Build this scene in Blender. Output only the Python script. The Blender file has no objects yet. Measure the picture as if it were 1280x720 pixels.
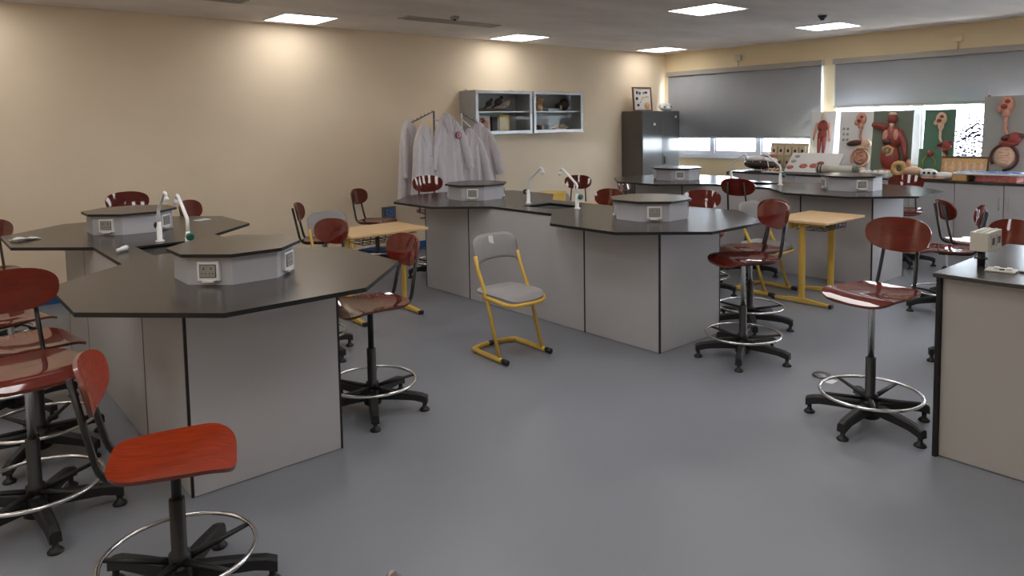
import bpy, math, random
from mathutils import Vector, Matrix
random.seed(7)
PI = math.pi
S = bpy.context.scene
COL = S.collection

# ------------------------------------------------------------------ camera
EYE = Vector((0.0, 0.0, 1.63))
YAW, PITCH, ROLL = math.radians(40.3855), math.radians(4.2171), math.radians(-0.98244)
FPX, CYPX = 895.4, 220.6
fw = Vector((math.sin(YAW)*math.cos(PITCH), math.cos(YAW)*math.cos(PITCH), -math.sin(PITCH)))
rt0 = Vector((math.cos(YAW), -math.sin(YAW), 0)); up0 = rt0.cross(fw)
rt = rt0*math.cos(ROLL)+up0*math.sin(ROLL); up = -rt0*math.sin(ROLL)+up0*math.cos(ROLL)
cd = bpy.data.cameras.new('camera'); cam = bpy.data.objects.new('camera', cd); COL.objects.link(cam)
cam.matrix_world = Matrix(((rt.x, up.x, -fw.x, EYE.x), (rt.y, up.y, -fw.y, EYE.y), (rt.z, up.z, -fw.z, EYE.z), (0, 0, 0, 1)))
cd.sensor_width = 36; cd.lens = FPX/1280*36; cd.shift_y = -(360-CYPX)/1280; cd.clip_start = .05
S.camera = cam

# ------------------------------------------------------------------ world, exposure
LED = 5.7            # ceiling panel radiance
SKY = 18.0           # overcast sky radiance
W = bpy.data.worlds.new('sky'); S.world = W; W.use_nodes = True
bg = W.node_tree.nodes['Background']; bg.inputs[0].default_value = (.78, .88, 1, 1); bg.inputs[1].default_value = SKY
S.view_settings.view_transform = 'Standard'; S.view_settings.look = 'None'
S.view_settings.exposure = 0.36; S.view_settings.gamma = 1; S.view_settings.use_curve_mapping = False

# ------------------------------------------------------------------ materials
MATS = {}
def srgb(r, g, b):
    f = lambda c: ((c/255+.055)/1.055)**2.4 if c/255 > .04045 else c/255/12.92
    return (f(r), f(g), f(b), 1)
def mat(name, col, rough=.5, metal=0, coat=0, spec=.5, noise=0, nscale=8, bump=0, bscale=60, stretch=(1, 1, 1), detail=4, coat_rough=.08, rvar=0, sheen=0):
    m = bpy.data.materials.new(name); m.use_nodes = True; n = m.node_tree.nodes; l = m.node_tree.links
    b = n['Principled BSDF']; b.inputs['Base Color'].default_value = col; b.inputs['Roughness'].default_value = rough
    b.inputs['Metallic'].default_value = metal; b.inputs['Coat Weight'].default_value = coat; b.inputs['Coat Roughness'].default_value = coat_rough
    b.inputs['Specular IOR Level'].default_value = spec
    if coat == 1: b.inputs['Coat IOR'].default_value = 1.6
    if sheen: b.inputs['Sheen Weight'].default_value = sheen
    if noise or bump or rvar:
        tc = n.new('ShaderNodeTexCoord'); mp = n.new('ShaderNodeMapping'); mp.inputs['Scale'].default_value = stretch
        l.new(tc.outputs['Object'], mp.inputs[0])
    if noise or rvar:
        t = n.new('ShaderNodeTexNoise'); t.inputs['Scale'].default_value = nscale; t.inputs['Detail'].default_value = detail
        l.new(mp.outputs[0], t.inputs['Vector'])
        if noise:
            r = n.new('ShaderNodeValToRGB'); r.color_ramp.elements[0].position = .3; r.color_ramp.elements[1].position = .7
            r.color_ramp.elements[0].color = tuple(c*(1-noise) for c in col[:3])+(1,)
            r.color_ramp.elements[1].color = tuple(min(1, c*(1+noise)) for c in col[:3])+(1,)
            l.new(t.outputs[0], r.inputs[0]); l.new(r.outputs[0], b.inputs['Base Color'])
        if rvar:
            mr = n.new('ShaderNodeMapRange'); mr.inputs[3].default_value = max(0, rough-rvar); mr.inputs[4].default_value = rough+rvar
            l.new(t.outputs[0], mr.inputs[0]); l.new(mr.outputs[0], b.inputs['Roughness'])
    if bump:
        t2 = n.new('ShaderNodeTexNoise'); t2.inputs['Scale'].default_value = bscale; t2.inputs['Detail'].default_value = 3
        l.new(mp.outputs[0], t2.inputs['Vector']); bp = n.new('ShaderNodeBump'); bp.inputs['Strength'].default_value = bump; bp.inputs['Distance'].default_value = .01
        l.new(t2.outputs[0], bp.inputs['Height']); l.new(bp.outputs[0], b.inputs['Normal'])
    MATS[name] = m; return m
def emis(name, col, st):
    m = bpy.data.materials.new(name); m.use_nodes = True; n = m.node_tree.nodes; n.clear()
    e = n.new('ShaderNodeEmission'); e.inputs[0].default_value = col; e.inputs[1].default_value = st
    o = n.new('ShaderNodeOutputMaterial'); m.node_tree.links.new(e.outputs[0], o.inputs[0]); MATS[name] = m; return m
def glass(name, tint=(1, 1, 1, 1), refl=1.0):
    m = bpy.data.materials.new(name); m.use_nodes = True; n = m.node_tree.nodes; l = m.node_tree.links; n.clear()
    t = n.new('ShaderNodeBsdfTransparent'); t.inputs[0].default_value = tint
    g = n.new('ShaderNodeBsdfGlossy'); g.inputs['Roughness'].default_value = .02
    lw = n.new('ShaderNodeLayerWeight'); lw.inputs[0].default_value = .5; pw = n.new('ShaderNodeMath'); pw.operation = 'POWER'; pw.inputs[1].default_value = 5
    f = n.new('ShaderNodeMath'); f.operation = 'MULTIPLY_ADD'; f.inputs[1].default_value = .6*refl; f.inputs[2].default_value = .03*refl   # reflection grows towards grazing, same from both sides
    l.new(lw.outputs['Facing'], pw.inputs[0]); l.new(pw.outputs[0], f.inputs[0]); x = n.new('ShaderNodeMixShader'); o = n.new('ShaderNodeOutputMaterial')
    l.new(f.outputs[0], x.inputs[0]); l.new(t.outputs[0], x.inputs[1]); l.new(g.outputs[0], x.inputs[2]); l.new(x.outputs[0], o.inputs[0])
    MATS[name] = m; return m

mat('wall_paint', srgb(244, 225, 197), .75, noise=.03, nscale=1.5, bump=.05, bscale=180)
mat('window_wall_paint', srgb(244, 224, 184), .75, noise=.03, nscale=1.5, bump=.05, bscale=180)
mat('floor_vinyl', srgb(133, 136, 143), .36, noise=.05, nscale=1.3, detail=6, bump=.02, bscale=240, rvar=.06)
mat('skirting_blue', srgb(34, 88, 150), .4, noise=.05, nscale=5)
mat('laminate', srgb(186, 184, 186), .45, noise=.025, nscale=2.5, bump=.02, bscale=300)
mat('laminate_warm', srgb(184, 180, 174), .45, noise=.025, nscale=2.5, bump=.02, bscale=300)
mat('laminate_edge', srgb(20, 20, 22), .5, noise=.1, nscale=30)
mat('worktop', srgb(61, 56, 53), .24, noise=.04, nscale=40, spec=.6)
mat('riser_grey', srgb(178, 178, 184), .5, noise=.02, nscale=5)
mat('plywood_red', srgb(96, 22, 8), .6, spec=.1, coat=1, coat_rough=.03, noise=.22, nscale=9, stretch=(1.2, 9, 6), detail=5)
mat('plywood_bright', srgb(146, 46, 10), .6, spec=.1, coat=1, coat_rough=.05, noise=.22, nscale=9, stretch=(9, 1.2, 6), detail=5)
mat('plywood_edge', srgb(104, 46, 28), .4, coat=.5, noise=.2, nscale=30)
mat('black_tube', srgb(22, 22, 24), .35, noise=.1, nscale=20)
mat('black_plastic', srgb(30, 30, 31), .48, noise=.12, nscale=14)
mat('chrome', srgb(228, 228, 228), .2, metal=1, noise=.03, nscale=10)
mat('steel_grey', srgb(120, 122, 126), .28, metal=.9, noise=.05, nscale=15)
mat('yellow_steel', srgb(224, 184, 84), .42, noise=.07, nscale=12)
mat('beech', srgb(216, 180, 134), .42, noise=.09, nscale=8, stretch=(1, 12, 6), detail=5)
mat('grey_plastic', srgb(150, 148, 148), .36, noise=.05, nscale=6, bump=.02, bscale=300)
mat('white_plastic', srgb(226, 226, 226), .4, noise=.02, nscale=10)
mat('white_enamel', srgb(232, 232, 232), .25, noise=.02, nscale=10)
mat('beige_plastic', srgb(205, 200, 186), .45, noise=.03, nscale=10)
mat('socket_face', srgb(150, 146, 140), .45, noise=.05, nscale=40)
mat('dark_slot', srgb(40, 40, 42), .5, noise=.1, nscale=40)
mat('green_knob', srgb(20, 96, 76), .35, noise=.1, nscale=20)
mat('dark_knob', srgb(30, 42, 36), .4, noise=.1, nscale=20)
mat('sink_black', srgb(10, 10, 11), .9, spec=.05, noise=.1, nscale=20)
mat('cabinet_grey', srgb(176, 178, 180), .42, metal=.1, noise=.03, nscale=4)
mat('alu', srgb(196, 198, 200), .35, metal=.5, noise=.03, nscale=10)
mat('locker_grey', srgb(98, 98, 98), .2, noise=.03, nscale=3, spec=.7, coat=.3, coat_rough=.15)
mat('locker_side', srgb(98, 94, 88), .45, noise=.03, nscale=3)
mat('blind_fabric', srgb(176, 179, 184), .85, noise=.03, nscale=3, bump=.05, bscale=500)
mat('blind_case', srgb(176, 170, 162), .5, noise=.03, nscale=8)
mat('window_white', srgb(226, 228, 234), .4, noise=.02, nscale=8)
mat('coat_cloth', srgb(214, 208, 212), .9, noise=.04, nscale=10, bump=.1, bscale=160, sheen=.2)
mat('emblem_red', srgb(168, 48, 52), .8, noise=.1, nscale=60)
mat('board_white', srgb(222, 220, 218), .55, noise=.02, nscale=8)
mat('board_green', srgb(78, 116, 94), .5, noise=.05, nscale=6)
mat('board_olive', srgb(112, 122, 106), .5, noise=.05, nscale=6)
mat('board_grey', srgb(160, 160, 154), .5, noise=.04, nscale=6)
mat('flesh_pink', srgb(202, 148, 126), .4, noise=.15, nscale=40)
mat('flesh_pale', srgb(226, 190, 160), .4, noise=.12, nscale=40)
mat('muscle_red', srgb(150, 66, 58), .35, noise=.25, nscale=50)
mat('organ_dark', srgb(84, 46, 42), .3, noise=.2, nscale=40)
mat('organ_tan', srgb(214, 170, 112), .4, noise=.2, nscale=50)
mat('bone', srgb(214, 196, 168), .55, noise=.12, nscale=40)
mat('skull_white', srgb(232, 232, 230), .5, noise=.03, nscale=20)
mat('card_yellow', srgb(206, 184, 92), .6, noise=.15, nscale=60)
mat('card_tan', srgb(196, 184, 150), .6, noise=.12, nscale=40)
mat('print_blue', srgb(92, 122, 170), .25, noise=.5, nscale=35, detail=6)
mat('print_red', srgb(190, 104, 98), .4, noise=.35, nscale=30)
mat('wood_brown', srgb(112, 78, 50), .5, noise=.2, nscale=12, stretch=(1, 8, 1))
mat('paper', srgb(230, 230, 228), .7, noise=.03, nscale=20)
mat('fish_dark', srgb(62, 46, 38), .5, noise=.3, nscale=30)
mat('yellow_wire', srgb(176, 180, 30), .4, noise=.1, nscale=30)
mat('bead_purple', srgb(60, 52, 84), .4, noise=.2, nscale=30)
mat('detector_blue', srgb(40, 56, 90), .4, noise=.1, nscale=30)
mat('foil_bag', srgb(150, 140, 136), .3, metal=.4, noise=.2, nscale=20)
mat('outside_ground', srgb(128, 128, 124), .9, noise=.05, nscale=.5)
emis('led', (1, .975, .95, 1), LED)
glass('window_glass'); glass('door_glass', (.97, .98, .98, 1), .15)
# stained ceiling tiles with faint joints
def ceiling_mat():
    m = mat('ceiling_board', srgb(232, 226, 222), .7, noise=.12, nscale=.9, detail=6, stretch=(1, 2.2, 1))
    n = m.node_tree.nodes; l = m.node_tree.links; b = n['Principled BSDF']
    w = n.new('ShaderNodeTexNoise'); w.inputs['Scale'].default_value = 2.2; w.inputs['Detail'].default_value = 5; w.inputs['Distortion'].default_value = 1.6
    tc = n.new('ShaderNodeTexCoord'); mp = n.new('ShaderNodeMapping'); mp.inputs['Scale'].default_value = (.7, 1.8, 1)
    l.new(tc.outputs['Object'], mp.inputs[0]); l.new(mp.outputs[0], w.inputs['Vector'])
    bp = n.new('ShaderNodeBump'); bp.inputs['Strength'].default_value = .5; bp.inputs['Distance'].default_value = .03
    l.new(w.outputs[0], bp.inputs['Height']); l.new(bp.outputs[0], b.inputs['Normal'])
ceiling_mat()

# ------------------------------------------------------------------ mesh builder
class MB:
    def __init__(s): s.v = []; s.f = []; s.mi = []; s.sm = []
    def add(s, vs, fs, mi=0, smooth=False):
        o = len(s.v); s.v += [tuple(v) for v in vs]
        for f in fs: s.f.append([i+o for i in f]); s.mi.append(mi); s.sm.append(smooth)
        return s
    def box(s, x0, x1, y0, y1, z0, z1, mi=0):
        v = [(x0, y0, z0), (x1, y0, z0), (x1, y1, z0), (x0, y1, z0), (x0, y0, z1), (x1, y0, z1), (x1, y1, z1), (x0, y1, z1)]
        return s.add(v, [(0, 3, 2, 1), (4, 5, 6, 7), (0, 1, 5, 4), (1, 2, 6, 5), (2, 3, 7, 6), (3, 0, 4, 7)], mi)
    def cbox(s, c, d, mi=0): return s.box(c[0]-d[0]/2, c[0]+d[0]/2, c[1]-d[1]/2, c[1]+d[1]/2, c[2]-d[2]/2, c[2]+d[2]/2, mi)
    def prism(s, poly, z0, z1, mi=0, mi_side=None):
        n = len(poly); v = [(x, y, z0) for x, y in poly]+[(x, y, z1) for x, y in poly]
        s.add(v, [tuple(range(n-1, -1, -1)), tuple(range(n, 2*n))], mi)
        return s.add(v, [(i, (i+1) % n, n+(i+1) % n, n+i) for i in range(n)], mi if mi_side is None else mi_side)
    def lathe(s, prof, c=(0, 0, 0), seg=20, mi=0, smooth=True, axis='z'):
        vs = []
        for r, z in prof:
            for k in range(seg):
                a = 2*PI*k/seg; p = (r*math.cos(a), r*math.sin(a), z)
                if axis == 'y': p = (p[0], p[2], p[1])
                if axis == 'x': p = (p[2], p[0], p[1])
                vs.append((c[0]+p[0], c[1]+p[1], c[2]+p[2]))
        fs = []
        for j in range(len(prof)-1):
            for k in range(seg): fs.append((j*seg+k, j*seg+(k+1) % seg, (j+1)*seg+(k+1) % seg, (j+1)*seg+k))
        if prof[0][0] > 1e-6: fs.append(tuple(range(seg-1, -1, -1)))
        if prof[-1][0] > 1e-6: fs.append(tuple((len(prof)-1)*seg+k for k in range(seg)))
        return s.add(vs, fs, mi, smooth)
    def tube(s, path, r, seg=10, mi=0, closed=False, flat=1.0, smooth=True):
        P = [Vector(p) for p in path]; n = len(P); rings = []; R = r if isinstance(r, (list, tuple)) else [r]*n
        T = []
        for i in range(n):
            a = P[i-1] if (i > 0 or closed) else P[i]; b = P[(i+1) % n] if (i < n-1 or closed) else P[i]
            T.append((b-a).normalized())
        ref = Vector((0, 0, 1)) if abs(T[0].z) < .9 else Vector((0, 1, 0))
        N = (ref-T[0]*ref.dot(T[0])).normalized(); vs = []
        for i in range(n):
            N = (N-T[i]*N.dot(T[i])).normalized(); B = T[i].cross(N)
            for k in range(seg):
                a = 2*PI*k/seg; vs.append(P[i]+N*(math.cos(a)*R[i])+B*(math.sin(a)*R[i]*flat))
        fs = []
        for i in range(n if closed else n-1):
            j = (i+1) % n
            for k in range(seg): fs.append((i*seg+k, i*seg+(k+1) % seg, j*seg+(k+1) % seg, j*seg+k))
        if not closed: fs += [tuple(range(seg-1, -1, -1)), tuple((n-1)*seg+k for k in range(seg))]
        return s.add(vs, fs, mi, smooth)
    def ell(s, c, r, mi=0, u=14, w=8, rot=0):
        vs = [(0, 0, -1)]
        for j in range(1, w):
            t = -PI/2+PI*j/w
            for k in range(u): a = 2*PI*k/u; vs.append((math.cos(t)*math.cos(a), math.cos(t)*math.sin(a), math.sin(t)))
        vs.append((0, 0, 1)); cr, sr = math.cos(rot), math.sin(rot); o = []
        for x, y, z in vs:
            x, y, z = x*r[0], y*r[1], z*r[2]; x, z = x*cr-z*sr, x*sr+z*cr      # rot turns in the x-z plane
            o.append((c[0]+x, c[1]+y, c[2]+z))
        fs = [(0, 1+(k+1) % u, 1+k) for k in range(u)]
        for j in range(w-2):
            for k in range(u): fs.append((1+j*u+k, 1+j*u+(k+1) % u, 1+(j+1)*u+(k+1) % u, 1+(j+1)*u+k))
        e = len(vs)-1; fs += [(e, 1+(w-2)*u+k, 1+(w-2)*u+(k+1) % u) for k in range(u)]
        return s.add(o, fs, mi, True)
    def shell(s, outline, height, thick, rings=6, mi=0, mi_edge=None):
        """disc-like sheet: outline = list of (a,b); height(a,b)->(x,y,z); normal offset thick(a,b)->(x,y,z)"""
        n = len(outline); top = []; bot = []
        for layer, L in ((0, top), (1, bot)):
            for j in range(rings+1):
                q = j/rings
                for a, b in (outline if j else [outline[0]]):
                    p = height(a*q, b*q) if layer == 0 else thick(a*q, b*q)
                    L.append(p)
        def faces(o, flip):
            fs = [(o, o+1+k, o+1+(k+1) % n) for k in range(n)]
            for j in range(rings-1):
                for k in range(n): fs.append((o+1+j*n+k, o+1+(j+1)*n+k, o+1+(j+1)*n+(k+1) % n, o+1+j*n+(k+1) % n))
            return [tuple(reversed(f)) for f in fs] if flip else fs
        nt = len(top); s.add(top+bot, faces(0, False)+faces(nt, True), mi, True)
        a0 = 1+(rings-1)*n
        ev = [top[a0+k] for k in range(n)]+[bot[a0+k] for k in range(n)]
        return s.add(ev, [(k, n+k, n+(k+1) % n, (k+1) % n) for k in range(n)], mi if mi_edge is None else mi_edge, True)
    def mesh(s, name, mats):
        me = bpy.data.meshes.new(name); me.from_pydata(s.v, [], s.f)
        for m in (mats if isinstance(mats, (list, tuple)) else [mats]): me.materials.append(MATS[m])
        me.polygons.foreach_set('material_index', s.mi); me.polygons.foreach_set('use_smooth', s.sm); me.update(); return me
    def build(s, name, mats, parent=None, loc=None, rot=None): return ob(name, s.mesh(name, mats), parent, loc, rot)
def ob(name, me, parent=None, loc=None, rot=None):
    o = bpy.data.objects.new(name, me); COL.objects.link(o)
    if parent: o.parent = parent
    if loc is not None: o.location = loc
    if rot is not None: o.rotation_euler = rot
    return o
def bevel(o, w=.004, seg=2):
    m = o.modifiers.new('bevel', 'BEVEL'); m.width = w; m.segments = seg; m.limit_method = 'ANGLE'; m.angle_limit = math.radians(40); return o
def tag(o, label, cat, group=None):
    o['label'] = label; o['category'] = cat
    if group: o['group'] = group
    return o
def thing(name, label, cat, loc=(0, 0, 0), rz=0, group=None):
    o = ob(name, None, None, loc, (0, 0, rz)); o.empty_display_size = .1; return tag(o, label, cat, group)
def struct(o): o['kind'] = 'structure'; return o
CACHE = {}
def cached(key, fn):
    if key not in CACHE: CACHE[key] = fn()
    return CACHE[key]

# ------------------------------------------------------------------ room shell
X0, X1, Y0, Y1, ZC = -1.8, 10.33, -3.2, 7.93, 2.80
struct(MB().box(X0-.2, X1+.2, Y0-.2, Y1+.2, -.1, 0).build('floor', 'floor_vinyl'))
struct(MB().box(X0-.2, X1+.2, Y0-.2, Y1+.2, ZC, ZC+.12).build('ceiling', 'ceiling_board'))
struct(MB().box(X0-.2, X1+.2, Y1, Y1+.2, 0, ZC).build('wall_back', 'wall_paint'))
struct(MB().box(X0-.2, X0, Y0, Y1, 0, ZC).build('wall_left', 'wall_paint'))
struct(MB().box(X0, X1, Y0-.2, Y0, 0, ZC).build('wall_front', 'wall_paint'))
SZ0, SZ1 = 1.02, 2.44
OPEN = [(5.07, 7.83), (.10, 4.88), (-3.0, -.1)]
m = MB().box(X1, X1+.22, Y0-.2, Y1, 0, SZ0).box(X1, X1+.22, Y0-.2, Y1, SZ1, ZC)
e = Y1
for a, b in OPEN: m.box(X1, X1+.22, b, e, SZ0, SZ1); e = a
m.box(X1, X1+.22, Y0-.2, e, SZ0, SZ1)
struct(m.build('wall_right', 'window_wall_paint'))
struct(bevel(MB().box(X0, X1, Y1-.014, Y1, 0, .11).build('baseboard_back', 'skirting_blue')))
struct(bevel(MB().box(X1-.014, X1, 5.95, Y1-.014, 0, .11).build('baseboard_right', 'skirting_blue')))
struct(MB().box(X1+1.2, X1+40, -40, 45, -.9, -.6).build('ground', 'outside_ground'))
MULL = [[6.98, 6.13], [3.80, 2.90, 1.9, 1.0], [-1.0, -2.0]]
for i, ((a, b), mu) in enumerate(zip(OPEN, MULL)):
    w = MB(); xf0, xf1 = X1+.05, X1+.11
    w.box(xf0, xf1, a, b, SZ0, SZ0+.05).box(xf0, xf1, a, b, SZ1-.05, SZ1).box(xf0, xf1, a, a+.05, SZ0+.05, SZ1-.05).box(xf0, xf1, b-.05, b, SZ0+.05, SZ1-.05)
    wf = struct(w.build('window_%d' % (i+1), 'window_white'))
    MB().box(X1-.02, X1+.06, a, b, SZ0-.03, SZ0).build('window_sill', 'window_white', wf)
    ed = sorted(mu+[a, b])
    for yy in mu: bevel(MB().box(xf0-.01, xf1+.005, yy-.035, yy+.035, SZ0+.05, SZ1-.05).build('mullion', 'window_white', wf))
    for p, q in zip(ed[:-1], ed[1:]):
        sl = .03; f = MB(); y0, y1 = p+.035, q-.035
        f.box(xf0+.01, xf1-.01, y0, y1, SZ0+.05, SZ0+.10).box(xf0+.01, xf1-.01, y0, y1, SZ1-.10, SZ1-.05)
        f.box(xf0+.01, xf1-.01, y0, y0+sl, SZ0+.1, SZ1-.1).box(xf0+.01, xf1-.01, y1-sl, y1, SZ0+.1, SZ1-.1)
        sh = f.build('sash', 'window_white', wf)
        MB().box(xf0+.028, xf0+.032, y0+sl, y1-sl, SZ0+.1, SZ1-.1).build('pane', 'window_glass', sh)

# roller blinds
def blind(y0, y1, zbot, label):
    t = thing('roller_blind', label, 'blind', (X1-.05, (y0+y1)/2, zbot), 0, 'grey roller blinds over the windows'); h = (y1-y0)/2; zt = 2.475-zbot
    bevel(MB().box(-.035, .05, -h, h, zt-.075, zt).build('cassette', 'blind_case', t))
    f = MB(); n = 24
    vs = []; fs = []
    for k in range(n+1):
        y = -h+.02+(2*h-.04)*k/n
        for z in (.02, zt-.06): vs.append((.004*math.sin(k*1.3), y, z)); vs.append((.004*math.sin(k*1.3)+.002, y, z))
    for k in range(n):
        o = k*4; p = o+4; fs += [(o, o+2, p+2, p), (o+1, p+1, p+3, o+3), (o, p, p+1, o+1), (o+2, o+3, p+3, p+2)]
    f.add(vs, fs, 0, True).build('fabric', 'blind_fabric', t)
    bevel(MB().box(-.012, .012, -h+.01, h-.01, 0, .028).build('bottom_bar', 'blind_case' if zbot > 1.5 else 'blind_fabric', t))
    MB().tube([(-.03, h-.02, zt-.05), (-.03, h-.02, -.2), (-.02, h-.03, -.22), (-.03, h-.04, -.2), (-.03, h-.04, zt-.05)], .002, 5).build('pull_chain', 'white_plastic', t)
    return t
blind(5.06, 7.84, 1.33, 'grey roller blind pulled low over the window beside the tall metal cabinet')
blind(.0, 4.90, 1.775, 'long grey roller blind half down above the anatomy boards')
blind(-3.05, -.06, 1.33, 'grey roller blind added low over the unseen window to hold back its daylight')  # unseen blind, added so this window lights the room less

# ------------------------------------------------------------------ ceiling fittings
LP = [(3.36, 7.42, 'square ceiling light panel over the back wall at the left of the picture'), (6.49, 7.42, 'square ceiling light panel above the glass-fronted wall cabinets'),
      (9.55, 7.40, 'square ceiling light panel in the corner above the tall metal cabinet'), (6.55, 4.48, 'largest visible square ceiling light panel, nearest the camera'),
      (9.06, 4.40, 'square ceiling light panel beside the blue detector near the window wall'), (.3, 7.42, 'square ceiling light panel')]
LP += [(x, y, 'square ceiling light panel') for y in (4.48, 2.98) for x in (-1.1, .4, 1.9, 3.4)]+[(1.9, 1.45, 'square ceiling light panel'), (-1.1, 1.45, 'square ceiling light panel'), (5.0, 2.98, 'square ceiling light panel'), (6.5, 2.8, 'square ceiling light panel'), (5.0, 1.45, 'square ceiling light panel'), (7.8, 1.2, 'square ceiling light panel')]+[(x, y, 'square ceiling light panel') for y in (1.45, -1.55) for x in (.4, 3.4, 6.5, 9.1)]  # wide grid continues unseen; panels between it are added to brighten the room
def led_meshes():
    f = MB()
    for a, b, c, d in ((-.3, .3, -.3, -.288), (-.3, .3, .288, .3), (-.3, -.288, -.288, .288), (.288, .3, -.288, .288)): f.box(a, b, c, d, -.012, 0)
    return f.mesh('frame', 'white_plastic'), MB().box(-.288, .288, -.288, .288, -.010, -.004).mesh('diffuser', 'led')
lf, ld = led_meshes()
for x, y, lab in LP:
    t = thing('ceiling_light', lab, 'ceiling light', (x, y, ZC), 0, 'square ceiling light panels' if lab != 'square ceiling light panel' else 'ceiling light panels out of view'); ob('frame', lf, t); ob('diffuser', ld, t)  # bare label marks panels out of view, the added fill panels among them
def vent(x, y, lx, ly, label):
    t = thing('ceiling_vent', label, 'vent', (x, y, ZC), 0)
    f = MB(); a, b = lx/2, ly/2
    f.box(-a, a, -b, -b+.02, -.012, 0).box(-a, a, b-.02, b, -.012, 0).box(-a, -a+.02, -b+.02, b-.02, -.012, 0).box(a-.02, a, -b+.02, b-.02, -.012, 0)
    f.build('frame', 'blind_case', t); MB().box(-a+.02, a-.02, -b+.02, b-.02, -.002, 0).build('backing', 'board_grey', t)
    for k in range(3): MB().box(-a+.02, a-.02, -.006, .006, -.01, -.002).build('slat', 'blind_case', t, (0, -b+.05+k*(ly-.1)/2, 0))
vent(4.85, 6.72, 1.3, .2, 'long narrow ceiling air vent between two light panels at the back wall')
vent(1.9, 6.7, 1.2, .2, 'long narrow ceiling air vent at the top left of the picture')
t = thing('smoke_detector', 'small dark blue cone-shaped detector hanging from the ceiling', 'detector', (8.0, 3.95, ZC))
MB().lathe([(.055, 0), (.055, -.012), (.045, -.014)]).build('base', 'white_plastic', t); MB().lathe([(.05, -.012), (.045, -.03), (.025, -.05), (.022, -.066), (0, -.068)]).build('sensor', 'detector_blue', t)
t = thing('sprinkler_head', 'small square grey sensor on the ceiling above the back wall', 'detector', (4.65, 6.38, ZC))
bevel(MB().box(-.035, .035, -.035, .035, -.03, 0).build('body', 'board_grey', t)); MB().lathe([(.02, -.03), (.015, -.045), (0, -.046)]).build('lens', 'dark_slot', t)
for y, lab in ((6.47, 'small white junction box above the low blind'), (3.32, 'pale junction box above the long half-down blind')):
    t = thing('junction_box', lab, 'junction box', (X1, y, 2.62)); bevel(MB().box(-.035, 0, -.05, .05, -.045, .045).build('box', 'window_wall_paint' if y < 4 else 'beige_plastic', t))
    MB().tube([(-.012, 0, -.045), (-.012, 0, -.145)], .006, 6).build('conduit', 'beige_plastic', t)

# ------------------------------------------------------------------ lab islands
def octo(r, cx=0, cy=0):
    k = r*math.tan(PI/8); return [(cx-r, cy-k), (cx-k, cy-r), (cx+k, cy-r), (cx+r, cy-k), (cx+r, cy+k), (cx+k, cy+r), (cx-k, cy+r), (cx-r, cy+k)]
NW, OC, OR = .37, 1.09, .76
def worktop_mesh():
    A = octo(OR, 0, -OC); k = OR*math.tan(PI/8); yj = -OC+OR-(NW-k); hx, hy = .17, .21
    pts = A[0:5]+[(NW, yj), (NW, -hy), (NW, hy), (NW, -yj)]+[(x, -y) for x, y in (A[4], A[3], A[2], A[1], A[0], A[7])]+[(-NW, -yj), (-NW, hy), (-NW, -hy), (-NW, yj), A[7]]
    n = len(pts)                                       # 20 outline points, then the sink opening
    allp = pts+[(-hx, -hy), (hx, -hy), (hx, hy), (-hx, hy)]; h0, h1, h2, h3 = n, n+1, n+2, n+3
    top = [(0, 1, 2, 3, 4, 5, 18, 19), (18, 5, 6, h1, h0, 17), (h1, 6, 7, h2), (h3, h2, 7, 8, 15, 16), (17, h0, h3, 16), (15, 8, 9, 10, 11, 12, 13, 14)]
    N = len(allp); v = [(x, y, .90) for x, y in allp]+[(x, y, .88) for x, y in allp]
    f = list(top)+[tuple(N+i for i in reversed(q)) for q in top]
    e = [(i, N+i, N+(i+1) % n, (i+1) % n) for i in range(n)]
    hs = [h0, h1, h2, h3]; e += [(hs[i], hs[(i+1) % 4], N+hs[(i+1) % 4], N+hs[i]) for i in range(4)]
    return MB().add(v, f).add(v, e, 1).mesh('worktop', ['worktop', 'laminate_edge'])
def basin_mesh():
    b = MB(); x, y, z0, z1, t = .165, .205, .70, .888, .008
    b.box(-x, x, -y, y, z0-t, z0).box(-x-t, -x, -y-t, y+t, z0-t, z1).box(x, x+t, -y-t, y+t, z0-t, z1).box(-x, x, -y-t, -y, z0-t, z1).box(-x, x, y, y+t, z0-t, z1)
    b.lathe([(.03, 0), (.03, .004), (.012, .004)], (0, 0, z0), 14); return b.mesh('sink_basin', 'sink_black')
def socket_mesh(k=2):
    b = MB()   # faces -y
    b.box(-.052, .052, -.018, 0, -.045, .045, 0).box(-.04, .04, -.0205, -.018, -.030, .032, 2).box(-.037, .037, -.022, -.0205, -.027, .029, 1)
    for cx in (-.018, .018):
        b.box(cx-.003, cx+.003, -.0226, -.022, .008, .018, 2).box(cx-.012, cx-.005, -.0226, -.022, -.013, -.009, 2).box(cx+.005, cx+.012, -.0226, -.022, -.013, -.009, 2)
    b.box(-.028, .028, -.024, -.004, -.053, -.045, 0)
    return b.mesh('socket', ['white_plastic', 'socket_face', 'dark_slot'])
def tap_meshes():
    b = MB(); b.lathe([(.028, 0), (.028, .008), (.017, .014), (.017, .10), (.013, .105), (.013, .13)], (0, 0, .9), 16)
    b.tube([(0, 0, 1.02), (0, 0, 1.095), (0, -.008, 1.112), (0, -.155, 1.225), (0, -.172, 1.232), (0, -.188, 1.228), (0, -.2, 1.212)], .0105, 10)
    b.lathe([(.013, 0), (.016, .02), (.012, .03)], (0, -.203, 1.175), 12); b.tube([(0, -.2, 1.212), (0, -.203, 1.2)], .011, 10)
    b.tube([(0, 0, 1.005), (0, .03, 1.005)], .009, 8)
    k = lambda m: MB().lathe([(.02, .028), (.024, .034), (.024, .048), (.017, .056)], (0, 0, 1.005), 8, axis='y', smooth=False).mesh('tap_knob', m)
    return b.mesh('water_tap', 'white_enamel'), k('green_knob'), k('dark_knob')
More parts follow.
